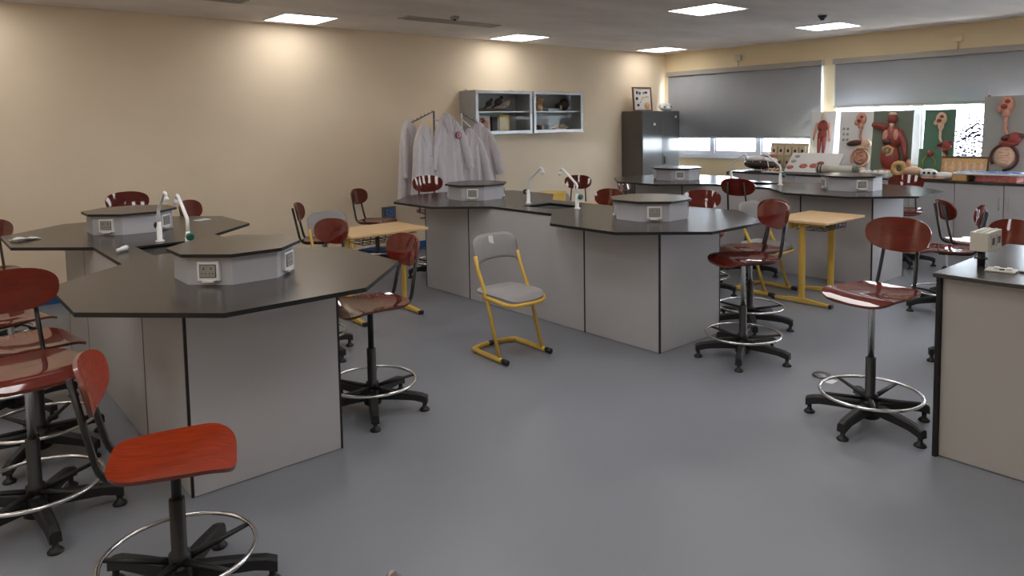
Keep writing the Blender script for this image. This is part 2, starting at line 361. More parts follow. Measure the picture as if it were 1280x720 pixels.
WT = worktop_mesh(); BM = basin_mesh(); SM = socket_mesh(); TM, TKG, TKD = tap_meshes()
RZ = 1.05
RISER = MB().prism(octo(.262), .90, RZ-.016).mesh('riser', 'riser_grey'); CAP = MB().prism(octo(.292), RZ-.016, RZ, 0, 1).mesh('riser_cap', ['worktop', 'laminate_edge'])
def panel_mesh(w): return MB().box(-w/2, w/2, -.012, 0, .004, .878).mesh('panel', 'laminate')   # faces -y
HB, LB, SB = .366, 1.465, .74
PNL = {'mid': panel_mesh(2*SB-.014), 'end': panel_mesh(LB-SB-.014), 'cap': panel_mesh(2*HB-.018)}
def island(x, y, label):
    t = thing('lab_bench', label, 'lab bench', (x, y, 0), 0, 'octagonal lab benches')
    MB().box(-HB+.012, HB-.012, -LB+.012, LB-.012, 0, .879).box(-HB-.0005, HB+.0005, -SB-.0075, -SB+.0075, 0, .879).box(-HB-.0005, HB+.0005, SB-.0075, SB+.0075, 0, .879).build('carcass', 'laminate_edge', t)
    e = MB()
    for sx in (-1, 1):
        for sy in (-1, 1): MB().cbox((sx*(HB-.0055), sy*(LB-.0055), .44), (.012, .012, .876)).build('edge_strip', 'laminate_edge', t)
    for s, rz in ((-1, -PI/2), (1, PI/2)):
        ob('panel', PNL['mid'], t, (s*(HB-.012), 0, 0), (0, 0, rz))
        for q in (-1, 1): ob('panel', PNL['end'], t, (s*(HB-.012), q*(SB+LB)/2, 0), (0, 0, rz))
    ob('panel', PNL['cap'], t, (0, -LB+.012, 0)); ob('panel', PNL['cap'], t, (0, LB-.012, 0), (0, 0, PI))
    ob('worktop', WT, t); ob('sink_basin', BM, t)
    for s in (-1, 1):
        r = ob('riser', RISER, t, (0, s*OC, 0)); ob('riser_cap', CAP, r)
        for k in range(4):
            a = PI/4+k*PI/2; d = .262
            ob('socket', SM, r, (d*math.cos(a), d*math.sin(a), .968), (0, 0, a+PI/2))
        tp = ob('water_tap', TM, t, (0, s*.31, 0), (0, 0, 0 if s > 0 else PI)); ob('tap_knob', TKG if s < 0 else TKD, tp)
    return t
island(1.25, 4.725, 'nearest grey lab bench with twin octagonal dark tops at the left')
island(4.33, 4.555, 'middle grey lab bench with twin octagonal dark tops behind the grey chair')
island(7.41, 4.42, 'farthest grey lab bench with octagonal tops in front of the window counter')

# ------------------------------------------------------------------ lab stools
def superell(a, b, n=3.2, k=40, taper=0.0):
    o = []
    for i in range(k):
        t = 2*PI*i/k; c, s_ = math.cos(t), math.sin(t)
        x = a*math.copysign(abs(c)**(2/n), c); y = b*math.copysign(abs(s_)**(2/n), s_)
        o.append((x*(1+taper*y/b), y))
    return o
def seat_mesh(m):
    def hz(x, y):
        z = .010*(x/.2)**2 - .008*(1-(x/.2)**2)*max(0, 1-abs(y+.05)/.15)
        if y > .10: z -= .032*((y-.10)/.105)**2
        if y < -.12: z += .012*((-y-.12)/.08)**1.5
        return z
    return MB().shell(superell(.198, .2, 4.2, 48, .07), lambda x, y: (x, y, hz(x, y)+.012), lambda x, y: (x*.985, y*.985, hz(x, y)-.002), 7, 0, 1).mesh('seat', [m, 'plywood_edge'])
def back_mesh(m):
    la = math.radians(12)
    def pos(x, z, d):
        y = 1.05*x*x+d; return (x, y-z*math.sin(la), z*math.cos(la))
    return MB().shell(superell(.18, .094, 2.5, 40, .05), lambda x, z: pos(x, z, 0), lambda x, z: pos(x*.985, z*.985, -.013), 6, 0, 1).mesh('backrest', [m, 'plywood_edge'])
def bez(pts, n=5):
    """round the corners of a polyline with quadratic bends"""
    out = [Vector(pts[0])]
    for a, b, c in zip(pts[:-2], pts[1:-1], pts[2:]):
        a, b, c = Vector(a), Vector(b), Vector(c); r = min(.07, (a-b).length*.45, (c-b).length*.45)
        p, q = b+(a-b).normalized()*r, b+(c-b).normalized()*r
        for i in range(n+1): t = i/n; out.append(p*(1-t)**2+b*2*t*(1-t)+q*t*t)
    return out+[Vector(pts[-1])]
SEAT = {'red': seat_mesh('plywood_red'), 'bright': seat_mesh('plywood_bright')}
BACK = {'red': back_mesh('plywood_red'), 'bright': back_mesh('plywood_bright')}
BO, BH = -.245, .285
def back_tube(s): return MB().tube(bez([(s*.085, .05, -.020), (s*.105, -.205, -.020), (s*.085, BO-.035, BH+.05)]), .0115, 10, flat=.8).mesh('back_tube', 'black_tube')
BT = [back_tube(-1), back_tube(1)]
PIST = {'chrome': MB().lathe([(.0165, -.42), (.0165, -.035), (.02, -.03), (.02, -.02)]).mesh('gas_piston', 'chrome'), 'black': MB().lathe([(.0165, -.42), (.0165, -.035), (.02, -.03), (.02, -.02)]).mesh('gas_piston', 'black_plastic')}
MOUNT = MB().box(-.075, .075, -.075, .075, -.022, -.006).box(-.045, .045, -.05, .05, -.04, -.02).mesh('seat_mount', 'black_plastic')
LEVER = MB().tube([(.04, .02, -.033), (.13, .04, -.036), (.16, .046, -.042)], .005, 6).cbox((.175, .049, -.046), (.07, .026, .008)).mesh('height_lever', 'black_plastic')
SLEEVE = MB().lathe([(.03, .055), (.03, .13), (.036, .135), (.036, .165), (.026, .17), (.026, .36), (.02, .362)]).mesh('column_sleeve', 'black_plastic')
HUB = MB().lathe([(.035, .03), (.05, .04), (.052, .105), (.04, .13), (.03, .132)]).mesh('base_hub', 'black_plastic')
def leg_mesh():
    vs = []; n = 9
    for i in range(n):
        q = i/(n-1); r = .03+.29*q; w = .029-.007*q; zt = .122-.026*q**1.8-(.008 if i == n-1 else 0); zb = zt-.055+.017*q-(.006 if i >= n-2 else 0)
        vs += [(r, -w, zb), (r, -w*.9, zt-.008), (r, -w*.55, zt), (r, w*.55, zt), (r, w*.9, zt-.008), (r, w, zb)]
    fs = [tuple(range(6)), tuple(reversed(range(6*(n-1), 6*n)))]
    for i in range(n-1):
        for k in range(6): fs.append((i*6+k, (i+1)*6+k, (i+1)*6+(k+1) % 6, i*6+(k+1) % 6))
    return MB().add(vs, fs).mesh('base_leg', 'black_plastic')
LEG = leg_mesh()
GLIDE = MB().lathe([(.028, 0), (.030, .007), (.022, .016), (.012, .022), (.012, .06)], (.302, 0, 0), 14).mesh('glide', 'black_plastic')
RING = MB().tube([(.25*math.cos(2*PI*k/40), .25*math.sin(2*PI*k/40), .168) for k in range(40)], .0085, 8, closed=True).mesh('foot_ring', 'chrome')
SPOKE = MB().tube([(.03, 0, .138), (.246, 0, .165)], [.012, .008], 6, flat=1.3).mesh('ring_spoke', 'black_plastic')
def stool(x, y, th, h, label, base=0, col='red', pist='chrome', lever=1):
    t = thing('lab_stool', label, 'stool', (x, y, 0), math.radians(th-90), 'red plywood lab stools')
    ob('seat', SEAT[col], t, (0, 0, h-.012)); ob('backrest', BACK[col], t, (0, BO, h+BH))
    for b in BT: ob('back_tube', b, t, (0, 0, h-.004))
    ob('gas_piston', PIST[pist], t, (0, 0, h-.006)); ob('seat_mount', MOUNT, t, (0, 0, h-.006)); ob('height_lever', LEVER, t, (0, 0, h-.006), (0, 0, 0 if lever > 0 else PI))
    ob('column_sleeve', SLEEVE, t); ob('base_hub', HUB, t); ob('foot_ring', RING, t)
    b0 = math.radians(base-th+90)
    for k in range(5):
        l = ob('base_leg', LEG, t, (0, 0, 0), (0, 0, b0+2*PI*k/5)); ob('glide', GLIDE, l)
        ob('ring_spoke', SPOKE, t, (0, 0, 0), (0, 0, b0+2*PI*(k+.4)/5))
    return t
STOOLS = [
 (.65, 2.58, -19, .52, 'bright orange-brown lab stool, lowest and nearest to the camera', 48, 'bright', 'black', -1),
 (.34, 3.50, -85, .66, 'red plywood lab stool with broad backrest at the left picture edge', -14, 'red', 'chrome', 1),
 (.45, 4.25, 8, .58, 'red plywood lab stool half hidden behind the broad-backed left stool', 22, 'red', 'chrome', 1),
 (.42, 5.0, 15, .56, 'red plywood lab stool against the left side of the nearest bench, third from the front', 10, 'red', 'chrome', 1),
 (.44, 6.46, -90, .60, 'red plywood lab stool at the far left corner of the nearest bench', 0, 'red', 'chrome', 1),
 (1.98, 3.60, 178, .62, 'red plywood lab stool with black column at the right end of the nearest bench', 27, 'red', 'black', 1),
 (2.15, 4.78, 195, .58, 'red plywood lab stool between the nearest bench and the small beech table', 0, 'red', 'chrome', 1),
 (3.19, 6.70, -35, .50, 'red plywood lab stool seen edge-on by the back wall, behind the grey chair', 0, 'red', 'chrome', 1),
 (4.20, 7.40, -58, .52, 'red plywood lab stool by the wall socket, seat turned to the right', 20, 'red', 'black', 1),
 (1.53, 6.93, -88, .70, 'red plywood lab stool behind the far riser of the nearest bench, by the wall', 0, 'red', 'chrome', 1),
 (2.10, 6.58, -45, .62, 'red plywood lab stool behind the water taps of the nearest bench', 0, 'red', 'chrome', 1),
 (4.35, 6.38, -100, .70, 'red plywood lab stool in front of the lab coats', 15, 'red', 'black', 1),
 (6.60, 6.50, 215, .56, 'red plywood lab stool alone before the back wall under the wall cabinets', 0, 'red', 'chrome', 1),
 (5.20, 4.84, 185, .58, 'red plywood lab stool tucked at the sink of the middle bench, lower of two', 0, 'red', 'chrome', 1),
 (5.70, 3.95, 215, .58, 'red plywood lab stool behind the right-hand riser of the middle bench', 0, 'red', 'chrome', 1),
 (6.70, 4.10, 10, .66, 'red plywood lab stool with its back to the camera at the farthest bench', 0, 'red', 'chrome', 1),
 (4.32, 2.66, 152, .69, 'red plywood lab stool at the right end of the middle bench, front of two', 63, 'red', 'chrome', 1),
 (5.02, 3.03, 160, .62, 'red plywood lab stool at the right end of the middle bench, rear of two', 2, 'red', 'chrome', 1),
 (3.85, 1.61, 171, .71, 'red plywood lab stool standing in the open beside the right-hand desk', 35, 'red', 'chrome', 1),
 (7.16, 2.15, -48, .52, 'red plywood lab stool with pale reflection on its seat behind the right-hand desk', -20, 'red', 'chrome', 1),
 (6.62, 2.18, 112, .52, 'red plywood lab stool seen edge-on with backrest to the right, before the counter doors', 0, 'red', 'chrome', 1),
 (5.30, 1.50, 156, .57, 'red plywood lab stool behind the right-hand desk at the picture edge', 120, 'red', 'chrome', 1),
 (8.40, 3.20, 195, .60, 'red plywood lab stool behind the right lobe of the farthest bench', 0, 'red', 'chrome', 1),
 (7.80, 6.45, -80, .46, 'low red plywood lab stool behind the left lobe of the farthest bench', 0, 'red', 'chrome', 1),
]
for a in STOOLS: stool(*a)

# ------------------------------------------------------------------ grey school chairs with yellow frames
def chair_meshes():
    d = {}
    def sz(x, y):
        z = -.006+.014*(x/.2)**2
        if y > .1: z -= .025*((y-.1)/.1)**2
        if y < -.13: z += .02*((-y-.13)/.07)**2
        return z
    d['seat'] = MB().shell(superell(.198, .2, 4, 40, -.04), lambda x, y: (x, y, sz(x, y)+.008), lambda x, y: (x*.98, y*.98, sz(x, y)-.008), 6).mesh('seat', 'grey_plastic')
    n, r = 22, 8; top = []; bot = []
    for layer in (0, 1):
        for j in range(r+1):
            for i in range(n+1):
                u = -1+2*i/n; q = j/r
                x = .2*u*(1-.03*q); zt = .21-.05*max(0, (abs(u)-.55)/.45)**2.2*1.0; zb = .035-.035*abs(u)**3
                if abs(u) > .9: zb -= .02
                z = zb+(zt-zb)*q; y = -.035*(1-u*u)-.12*q*.35-.012*q*q+(0 if layer == 0 else -.010)
                (top if layer == 0 else bot).append((x, y, z))
    fs = []; N = len(top)
    for j in range(r):
        for i in range(n):
            a = j*(n+1)+i; fs.append((a, a+1, a+n+2, a+n+1)); fs.append((N+a, N+a+n+1, N+a+n+2, N+a+1))
    for i in range(n):
        fs.append((i, N+i, N+i+1, i+1)); a = r*(n+1)+i; fs.append((a, a+1, N+a+1, N+a))
    for j in range(r):
        a = j*(n+1); fs.append((a, a+n+1, N+a+n+1, N+a)); a += n; fs.append((a, N+a, N+a+n+1, a+n+1))
    d['back'] = MB().add(top+bot, fs, 0, True).mesh('backrest', 'grey_plastic')
    for s in (-1, 1):
        d['side', s] = MB().tube([(s*.192, .14, .024), (s*.192, .005, .42), (s*.192, -.10, .62), (s*.190, -.125, .70)], .0155, 10, flat=.8).mesh('side_tube', 'yellow_steel')
    U = [(-.195, .19, .022), (-.195, -.10, .022)]+[(-.195*math.cos(a), -.10-.11*math.sin(a), .022) for a in [PI*k/14 for k in range(1, 14)]]+[(.195, -.10, .022), (.195, .19, .022)]
    U = [(x if abs(x) > .19 else math.copysign(min(.195, abs(x)*1.25), x), y, z) for x, y, z in U]
    d['runner'] = MB().tube(U, .019, 10, flat=.8).mesh('base_runner', 'yellow_steel')
    d['cap'] = MB().tube([(0, -.012, 0), (0, .04, 0)], .020, 10, flat=.9).mesh('runner_cap', 'black_plastic')
    rim = [(-.192, -.06, .0), (-.197, .05, 0), (-.19, .15, -.012), (-.15, .198, -.028), (-.07, .212, -.032), (.07, .212, -.032), (.15, .198, -.028), (.19, .15, -.012), (.197, .05, 0), (.192, -.06, 0)]
    d['rim'] = MB().tube(bez(rim, 3), .015, 8, flat=.8).mesh('seat_rim', 'yellow_steel')
    d['buffer'] = MB().tube([(-.03, 0, 0), (.03, 0, 0)], .019, 8).mesh('runner_buffer', 'black_plastic')
    d['mark'] = MB().box(-.02, .02, 0, .001, -.03, .03).mesh('sticker', 'white_plastic')
    return d
CM = chair_meshes()
def school_chair(x, y, th, label, sticker=False, h=.44):
    t = thing('school_chair', label, 'chair', (x, y, 0), math.radians(th-90), 'grey school chairs with yellow frames')
    ob('seat', CM['seat'], t, (0, .03, h)); ob('backrest', CM['back'], t, (0, -.095, h+.19))
    for s in (-1, 1): ob('side_tube', CM['side', s], t); ob('runner_cap', CM['cap'], t, (s*.195, .19, .022))
    ob('base_runner', CM['runner'], t); ob('seat_rim', CM['rim'], t, (0, .02, h-.014)); ob('runner_buffer', CM['buffer'], t, (0, -.205, .024))
    if sticker: ob('sticker', CM['mark'], t, (.02, -.166, h+.355), (math.radians(13), 0, 0))
school_chair(3.22, 3.85, -92, 'grey plastic chair with yellow frame alone in the aisle in front of the middle bench', True)
school_chair(2.98, 6.02, -90, 'grey plastic chair with yellow frame behind the small beech table by the back wall')
school_chair(5.72, 5.72, -80, 'grey plastic chair behind the sink taps of the middle bench')
school_chair(6.20, 3.60, -92, 'grey plastic chair with yellow frame pushed against the right-hand beech table')

# ------------------------------------------------------------------ beech tables
def desk(x, y, rz, label, L=.74, D=.52, hh=.75):
    t = thing('student_desk', label, 'desk', (x, y, 0), rz, 'small beech desks with yellow frames'); a = L/2-.10
    bevel(MB().box(-L/2, L/2, -D/2, D/2, hh-.022, hh).build('tabletop', 'beech', t), .004)
    for s in (-1, 1):
        MB().prism([(s*a+.016*math.cos(q*PI/8), .03*math.sin(q*PI/8)) for q in range(16)], .04, hh-.04).build('leg', 'yellow_steel', t)
        f = MB()
        f.add([(s*a-.018, -.27, .012), (s*a+.018, -.27, .012), (s*a+.018, .27, .012), (s*a-.018, .27, .012), (s*a-.018, -.27, .03), (s*a+.018, -.27, .03), (s*a+.018, 0, .055), (s*a+.018, .27, .03), (s*a-.018, .27, .03), (s*a-.018, 0, .055)],
              [(0, 3, 2, 1), (4, 5, 6, 9), (9, 6, 7, 8), (0, 1, 5, 4), (3, 8, 7, 2), (0, 4, 9, 8, 3), (1, 2, 7, 6, 5)])
        ft = bevel(f.build('foot', 'yellow_steel', t), .004)
        for q in (-1, 1): bevel(MB().cbox((s*a, q*.262, .019), (.04, .03, .03)).build('foot_cap', 'black_plastic', ft))
        bevel(MB().box(s*a-.018, s*a+.018, -.2, .2, hh-.05, hh-.022).build('bearer', 'yellow_steel', t))
    bevel(MB().box(-a, a, .10, .13, hh-.09, hh-.05).build('cross_beam', 'yellow_steel', t))
    b = MB()
    for k in range(7): xx = -a+.06+k*(2*a-.12)/6; b.tube(bez([(xx, -.16, hh-.03), (xx, -.16, hh-.10), (xx, .08, hh-.10), (xx, .08, hh-.05)]), .003, 5)
    for yy, zz in ((-.16, hh-.06), (-.16, hh-.10), (-.04, hh-.103), (.08, hh-.10)): b.tube([(-a+.05, yy, zz), (a-.05, yy, zz)], .003, 5)
    b.build('wire_basket', 'black_tube', t)
desk(3.06, 5.42, 0, 'small beech desk with yellow legs between the nearest and middle benches')
desk(6.24, 3.10, 0, 'small beech desk with yellow legs between the middle and farthest benches')
desk(5.95, 5.25, 0, 'small beech desk mostly hidden behind the middle bench')
t = thing('storage_box', 'yellow plastic box standing behind the middle bench sink', 'box', (5.32, 5.62, 0))
b = MB().box(-.14, .14, -.10, .10, 0, .02).box(-.14, -.125, -.1, .1, .02, .86).box(.125, .14, -.1, .1, .02, .86).box(-.125, .125, -.1, -.085, .02, .86).box(-.125, .125, .085, .1, .02, .86)
bevel(b.build('body', 'yellow_steel', t)); bevel(MB().box(-.15, .15, -.11, .11, .86, .885).build('lid', 'yellow_steel', t))

# ------------------------------------------------------------------ right-hand desk with pop-up sockets
t = thing('demonstration_desk', 'grey demonstration desk with dark top cut off by the right picture edge', 'desk', (3.64, 1.25, 0))
bevel(MB().box(0, 1.12, -2.2, 0, .88, .90).build('worktop', 'worktop', t), .002, 1)
MB().box(.085, 1.06, -2.12, -.03, 0, .879).build('carcass', 'laminate_edge', t)
for k in range(2): bevel(MB().box(.068, .082, -1.07-k*1.05, -.022-k*1.05-(.006 if k else 0), .004, .878).build('panel', 'laminate_warm', t), .001, 1)
bevel(MB().box(.045, .085, -.02, .0, 0, .879).build('edge_post', 'laminate_edge', t), .002, 1)
bevel(MB().box(.09, 1.06, -.028, -.014, .004, .878).build('panel', 'laminate_warm', t), .001, 1)
def popup(x, y, rz, label):
    t = thing('pop_up_socket', label, 'socket', (x, y, .90), rz, 'pop-up socket boxes on the right-hand desk')
    bevel(MB().box(-.05, .15, -.04, .04, .075, .168).build('socket_box', 'beige_plastic', t), .003)
    for k in (0.015, .10): MB().box(k-.03, k+.03, -.0425, -.04, .09, .152, 0).box(k-.018, k+.018, -.0435, -.0425, .104, .138, 1).build('socket_face', ['beige_plastic', 'dark_slot'], t)
    for q in (-.018, .012): MB().box(-.048, .148, q-.002, q+.002, .168, .171).build('rib', 'beige_plastic', t)
    MB().lathe([(.017, 0), (.017, .075)], (-.01, 0, 0), 14).build('post', 'black_plastic', t)
    MB().lathe([(.03, .036), (.03, .042)], (-.01, 0, 0), 14).build('collar', 'black_plastic', t)
popup(3.98, 1.15, 0, 'beige twin socket box raised on a black post on the right-hand desk')
popup(4.52, .94, .3, 'second beige socket box at the far corner of the right-hand desk')
t = thing('socket_plate', 'beige cover plate lying beside the raised socket on the right-hand desk', 'cover plate', (3.90, 1.045, .90), .1)
bevel(MB().box(-.05, .05, -.06, .06, 0, .008).build('plate', 'beige_plastic', t), .003)
for q in (-.03, .02): bevel(MB().cbox((.0, q, .013), (.03, .022, .01)).build('socket_insert', 'white_plastic', t), .002); 
MB().cbox((-.02, -.005, .011), (.014, .02, .006)).build('switch', 'dark_slot', t)
tag(bevel(MB().cbox((0, 0, .003), (.03, .05, .006)).build('eraser', 'black_plastic', None, (3.93, .955, .90)), .002), 'flat black clip on the right-hand desk beside the cover plate', 'clip')

# ------------------------------------------------------------------ window counter
CX, CZ = 9.28, .88
ys = [5.94, 5.48, 4.95, 3.97, 2.98, 2.00, 1.02, .04]
tag(bevel(MB().box(CX-.02, X1, 0, 5.95, CZ-.025, CZ).build('counter_worktop', 'worktop'), .002, 1), 'long dark worktop under the windows covered with anatomy models', 'worktop')
for i, (a, b) in enumerate(zip(ys[:-1], ys[1:])):
    lab = ['narrow grey counter cabinet at the left end of the window counter', 'narrow grey counter cabinet second from the left end of the window counter', 'wide grey counter cabinet behind the right tap of the farthest bench', 'wide grey counter cabinet below the torso models', 'grey counter cabinet with handles behind the edge-on stool', 'grey counter cabinet at the right picture edge', 'grey counter cabinet beyond the picture edge'][i]
    t = thing('counter_cabinet', lab, 'cabinet', (CX, a, 0), 0, 'grey counter cabinets under the windows'); w = a-b
    MB().box(.02, X1-CX-.002, -w+.001, -.001, .10, CZ-.026).build('body', 'laminate_edge', t)
    MB().box(.06, .5, -w+.001, -.001, 0, .10).build('plinth', 'laminate', t)
    nd = 2 if w > .7 else 1
    for k in range(nd):
        y1, y0 = -w*k/nd-.004, -w*(k+1)/nd+.004
        d = bevel(MB().box(0, .018, y0, y1, .105, CZ-.03).build('door', 'laminate', t), .001, 1)
        hy = (y0+.04) if (k == 0) else (y1-.04)
        MB().tube(bez([(0, hy, .70), (-.025, hy, .70), (-.025, hy, .58), (0, hy, .58)], 3), .005, 6).build('handle', 'alu', d)

# ------------------------------------------------------------------ tall metal cabinet with things on top
t = thing('metal_cabinet', 'tall dark grey two-door metal cabinet in the room corner', 'cabinet', (9.155, 7.48, 0)); w, dp, hh = .985, .44, 1.80
bevel(MB().box(0, w, .022, dp, .05, hh).build('body', 'locker_side', t), .004); MB().box(.03, w-.03, .04, dp-.02, 0, .05).build('plinth', 'black_plastic', t)
for k, (a, b) in enumerate(((.006, .515), (.522, w-.006))):
    d = bevel(MB().box(a, b, 0, .02, .06, hh-.01).build('door', 'locker_grey', t), .003)
    if k: 
        MB().cbox((a+.06, -.008, .98), (.05, .016, .12)).build('handle', 'black_plastic', d)
    MB().cbox(((a+b)/2+.05 if k == 0 else b-.1, -.002, 1.58 if k == 0 else 1.70), (.05, .004, .04)).build('sticker', 'paper', d, None, None)
t = thing('framed_specimens', 'framed white picture of mounted specimens leaning on top of the metal cabinet', 'picture frame', (9.46, 7.70, 1.804)); t.rotation_euler = (-.10, 0, -.12)
f = MB(); a, h = .21, .40
f.box(-a, a, 0, .03, 0, .02).box(-a, a, 0, .03, h-.02, h).box(-a, -a+.02, 0, .03, .02, h-.02).box(a-.02, a, 0, .03, .02, h-.02); bevel(f.build('frame', 'wood_brown', t), .003)
MB().box(-a+.02, a-.02, .014, .022, .02, h-.02).build('backing', 'board_white', t)
for px, pz, rx, rz, mm in ((-.11, .31, .028, .03, 'fish_dark'), (-.05, .30, .026, .026, 'fish_dark'), (.09, .31, .04, .02, 'fish_dark'), (-.12, .21, .03, .028, 'fish_dark'), (-.1, .10, .03, .025, 'fish_dark'), (.10, .09, .06, .06, 'organ_tan'), (.03, .30, .012, .02, 'fish_dark'), (.11, .24, .05, .012, 'organ_tan')):
    MB().ell((px, .012, pz), (rx, .010, rz), u=10, w=6).build('specimen', mm, t)
MB().tube([(-.06, .01, .13), (-.03, .01, .17), (0, .01, .24), (.05, .01, .22)], .008, 6).build('specimen', 'organ_tan', t)
t = thing('skull_model', 'white animal skull model on top of the metal cabinet', 'skull model', (9.92, 7.62, 1.80))
b = MB().ell((0, 0, .075), (.115, .09, .075), u=20, w=12).ell((0, -.07, .045), (.06, .05, .042)).ell((-.1, -.02, .05), (.035, .04, .03)).ell((.1, -.02, .05), (.035, .04, .03)); b.build('cranium', 'skull_white', t)
MB().ell((.02, -.093, .065), (.026, .02, .024), u=10, w=6).build('eye_socket', 'dark_slot', t); MB().ell((-.085, -.055, .065), (.016, .015, .016), u=10, w=6).build('eye_socket', 'dark_slot', t); MB().ell((.105, -.055, .065), (.014, .012, .014), u=10, w=6).build('eye_socket', 'dark_slot', t)

# ------------------------------------------------------------------ wall cabinets
def wall_cab(x0, x1, label):
    y0, y1, z0, z1 = 7.57, Y1, 1.49, 2.085
    t = thing('wall_cabinet', label, 'cabinet', ((x0+x1)/2, y1, z0), 0, 'glass-fronted wall cabinets'); a = (x1-x0)/2; d = y1-y0; h = z1-z0; k = .016
    for nm, bx in (('side_panel', (-a, -a+k, -d+.02, 0, 0, h)), ('side_panel', (a-k, a, -d+.02, 0, 0, h)), ('top_panel', (-a+k, a-k, -d+.02, 0, h-k, h)), ('bottom_panel', (-a+k, a-k, -d+.02, 0, 0, k)), ('back_panel', (-a+k, a-k, -.01, 0, k, h-k))): MB().box(*bx).build(nm, 'cabinet_grey', t)
    MB().box(-a+k, a-k, -d+.05, -.01, h*.50, h*.50+.016).build('shelf', 'alu', t)
    f = MB(); q = .045
    f.box(-a, a, -d, -d+.018, 0, q).box(-a, a, -d, -d+.018, h-q, h).box(-a, -a+q, -d, -d+.018, q, h-q).box(a-q, a, -d, -d+.018, q, h-q)
    dr = bevel(f.build('door', 'alu', t), .003); MB().box(-a+q, a-q, -d+.007, -d+.011, q, h-q).build('pane', 'door_glass', dr)
    MB().tube([(a-.02, -d-.015, .28), (a-.02, -d-.015, .36)], .005, 6).build('handle', 'alu', dr)
    for s in (-.8, .8): MB().cbox((s*a, -.02, h+.012), (.03, .01, .03)).build('bracket', 'cabinet_grey', t)
wall_cab(5.83, 6.84, 'left grey wall cabinet with glass door holding boards and a mounted bird')
wall_cab(6.87, 7.87, 'right grey wall cabinet with glass door holding a hand model and coral')
def board(name, label, cat, loc, w, h, m, relief, rot=(0, 0, 0), thick=.02, group=None):
    t = thing(name, label, cat, (loc[0], loc[1], loc[2]+.004)); t.rotation_euler = rot
    if group: t['group'] = group
    bevel(MB().box(-w/2, w/2, 0, thick, 0, h).build('board', m, t), .002, 1)
    for nm, mm, fn in relief: fn(MB()).build(nm, mm, t)
    return t
SH = 1.49+.5*.595+.016; BT_ = 1.506
# left wall cabinet
t = thing('bird_specimen', 'mounted brown bird specimens on a log in the left wall cabinet', 'specimen', (6.22, 7.72, SH))
MB().ell((0, 0, .02), (.30, .07, .02)).build('log', 'wood_brown', t)
for px, s in ((.12, 1), (.27, .8), (-.05, .8)):
    b = MB().ell((px, 0, .11*s+.02), (.07*s, .045*s, .05*s), rot=.5).ell((px+.06*s, 0, .17*s+.02), (.03*s, .028*s, .028*s), u=10, w=6).tube([(px-.03, 0, .09*s), (px-.14*s, 0, .03)], [.02*s, .008*s], 6); b.build('bird', 'fish_dark' if px < .2 else 'bone', t)
    MB().tube([(px, 0, .03), (px, 0, .08)], .006, 5).build('bird_legs', 'organ_tan', t)
board('anatomy_board', 'pink muscle model board on the lower shelf of the left wall cabinet', 'anatomy model', (6.08, 7.76, BT_), .30, .24, 'board_white',
      [('relief', 'flesh_pink', lambda b: b.ell((-.05, 0, .15), (.07, .03, .06)).ell((.06, 0, .10), (.06, .03, .08)).ell((-.06, 0, .06), (.05, .025, .05))), ('relief', 'muscle_red', lambda b: b.ell((0, -.01, .17), (.05, .03, .04)).ell((.02, -.01, .06), (.04, .03, .04)))], (-.08, 0, 0))
tag(bevel(MB().box(-.09, .09, 0, .05, 0, .25).build('specimen_box', 'card_yellow', None, (6.45, 7.72, BT_)), .003), 'yellow patterned box on the lower shelf of the left wall cabinet', 'box')
tag(bevel(MB().box(-.05, .05, 0, .12, 0, .22).build('dark_box', 'fish_dark', None, (6.29, 7.74, BT_)), .003), 'dark box beside the yellow box in the left wall cabinet', 'box')
# right wall cabinet
t = thing('hand_skeleton', 'tan hand skeleton model on the upper shelf of the right wall cabinet', 'anatomy model', (7.08, 7.70, SH)); MB().ell((0, 0, .06), (.07, .05, .06)).build('palm', 'organ_tan', t)
for k in range(5): MB().tube([(-.05+.025*k, 0, .09), (-.075+.037*k, -.01, .16), (-.08+.04*k, -.03, .20-.01*abs(k-2))], [.012, .010, .007], 6).build('finger', 'organ_tan', t)
tag(bevel(MB().box(-.1, .1, -.06, .06, 0, .04).build('specimen_tray', 'cabinet_grey', None, (7.30, 7.68, SH)), .003), 'grey tray on the upper shelf of the right wall cabinet', 'tray')
t = thing('skull_specimen', 'brown specimen with white teeth on the upper shelf of the right wall cabinet', 'specimen', (7.58, 7.74, SH)); MB().ell((0.06, 0, .1), (.10, .06, .09)).ell((-.06, 0, .08), (.05, .05, .05)).build('head', 'fish_dark', t); MB().ell((-.06, -.05, .05), (.02, .02, .04), u=8, w=6).build('tooth', 'bone', t)
t = thing('ball_specimen', 'round grey shell specimen on the lower shelf of the right wall cabinet', 'specimen', (7.10, 7.72, BT_)); MB().ell((-.03, 0, .05), (.07, .06, .05)).build('shell', 'fish_dark', t); MB().ell((.05, -.01, .055), (.035, .035, .045)).build('tip', 'bone', t)
t = thing('coral_specimen', 'pale branching coral on the lower shelf of the right wall cabinet', 'specimen', (7.48, 7.70, BT_)); MB().ell((0, 0, .03), (.13, .06, .03)).build('base', 'flesh_pink', t)
for k in range(9): a = -1.2+k*.3; MB().tube([(.05*math.sin(a), 0, .02), (.13*math.sin(a), -.02, .03+.06*math.cos(a)), (.19*math.sin(a)*1.1, -.01*(k % 3), .03+.09*math.cos(a))], [.014, .010, .005], 6).build('branch', 'bone', t)

# ------------------------------------------------------------------ wall socket
t = thing('wall_socket', 'grey wall socket box with open cover on the back wall beside the middle bench', 'socket', (4.66, Y1, .53)); bevel(MB().box(-.09, .09, -.05, 0, -.075, .075).build('box', 'steel_grey', t)); bevel(MB().box(-.06, .06, -.056, -.05, -.05, .05).build('cover', 'print_blue', t))

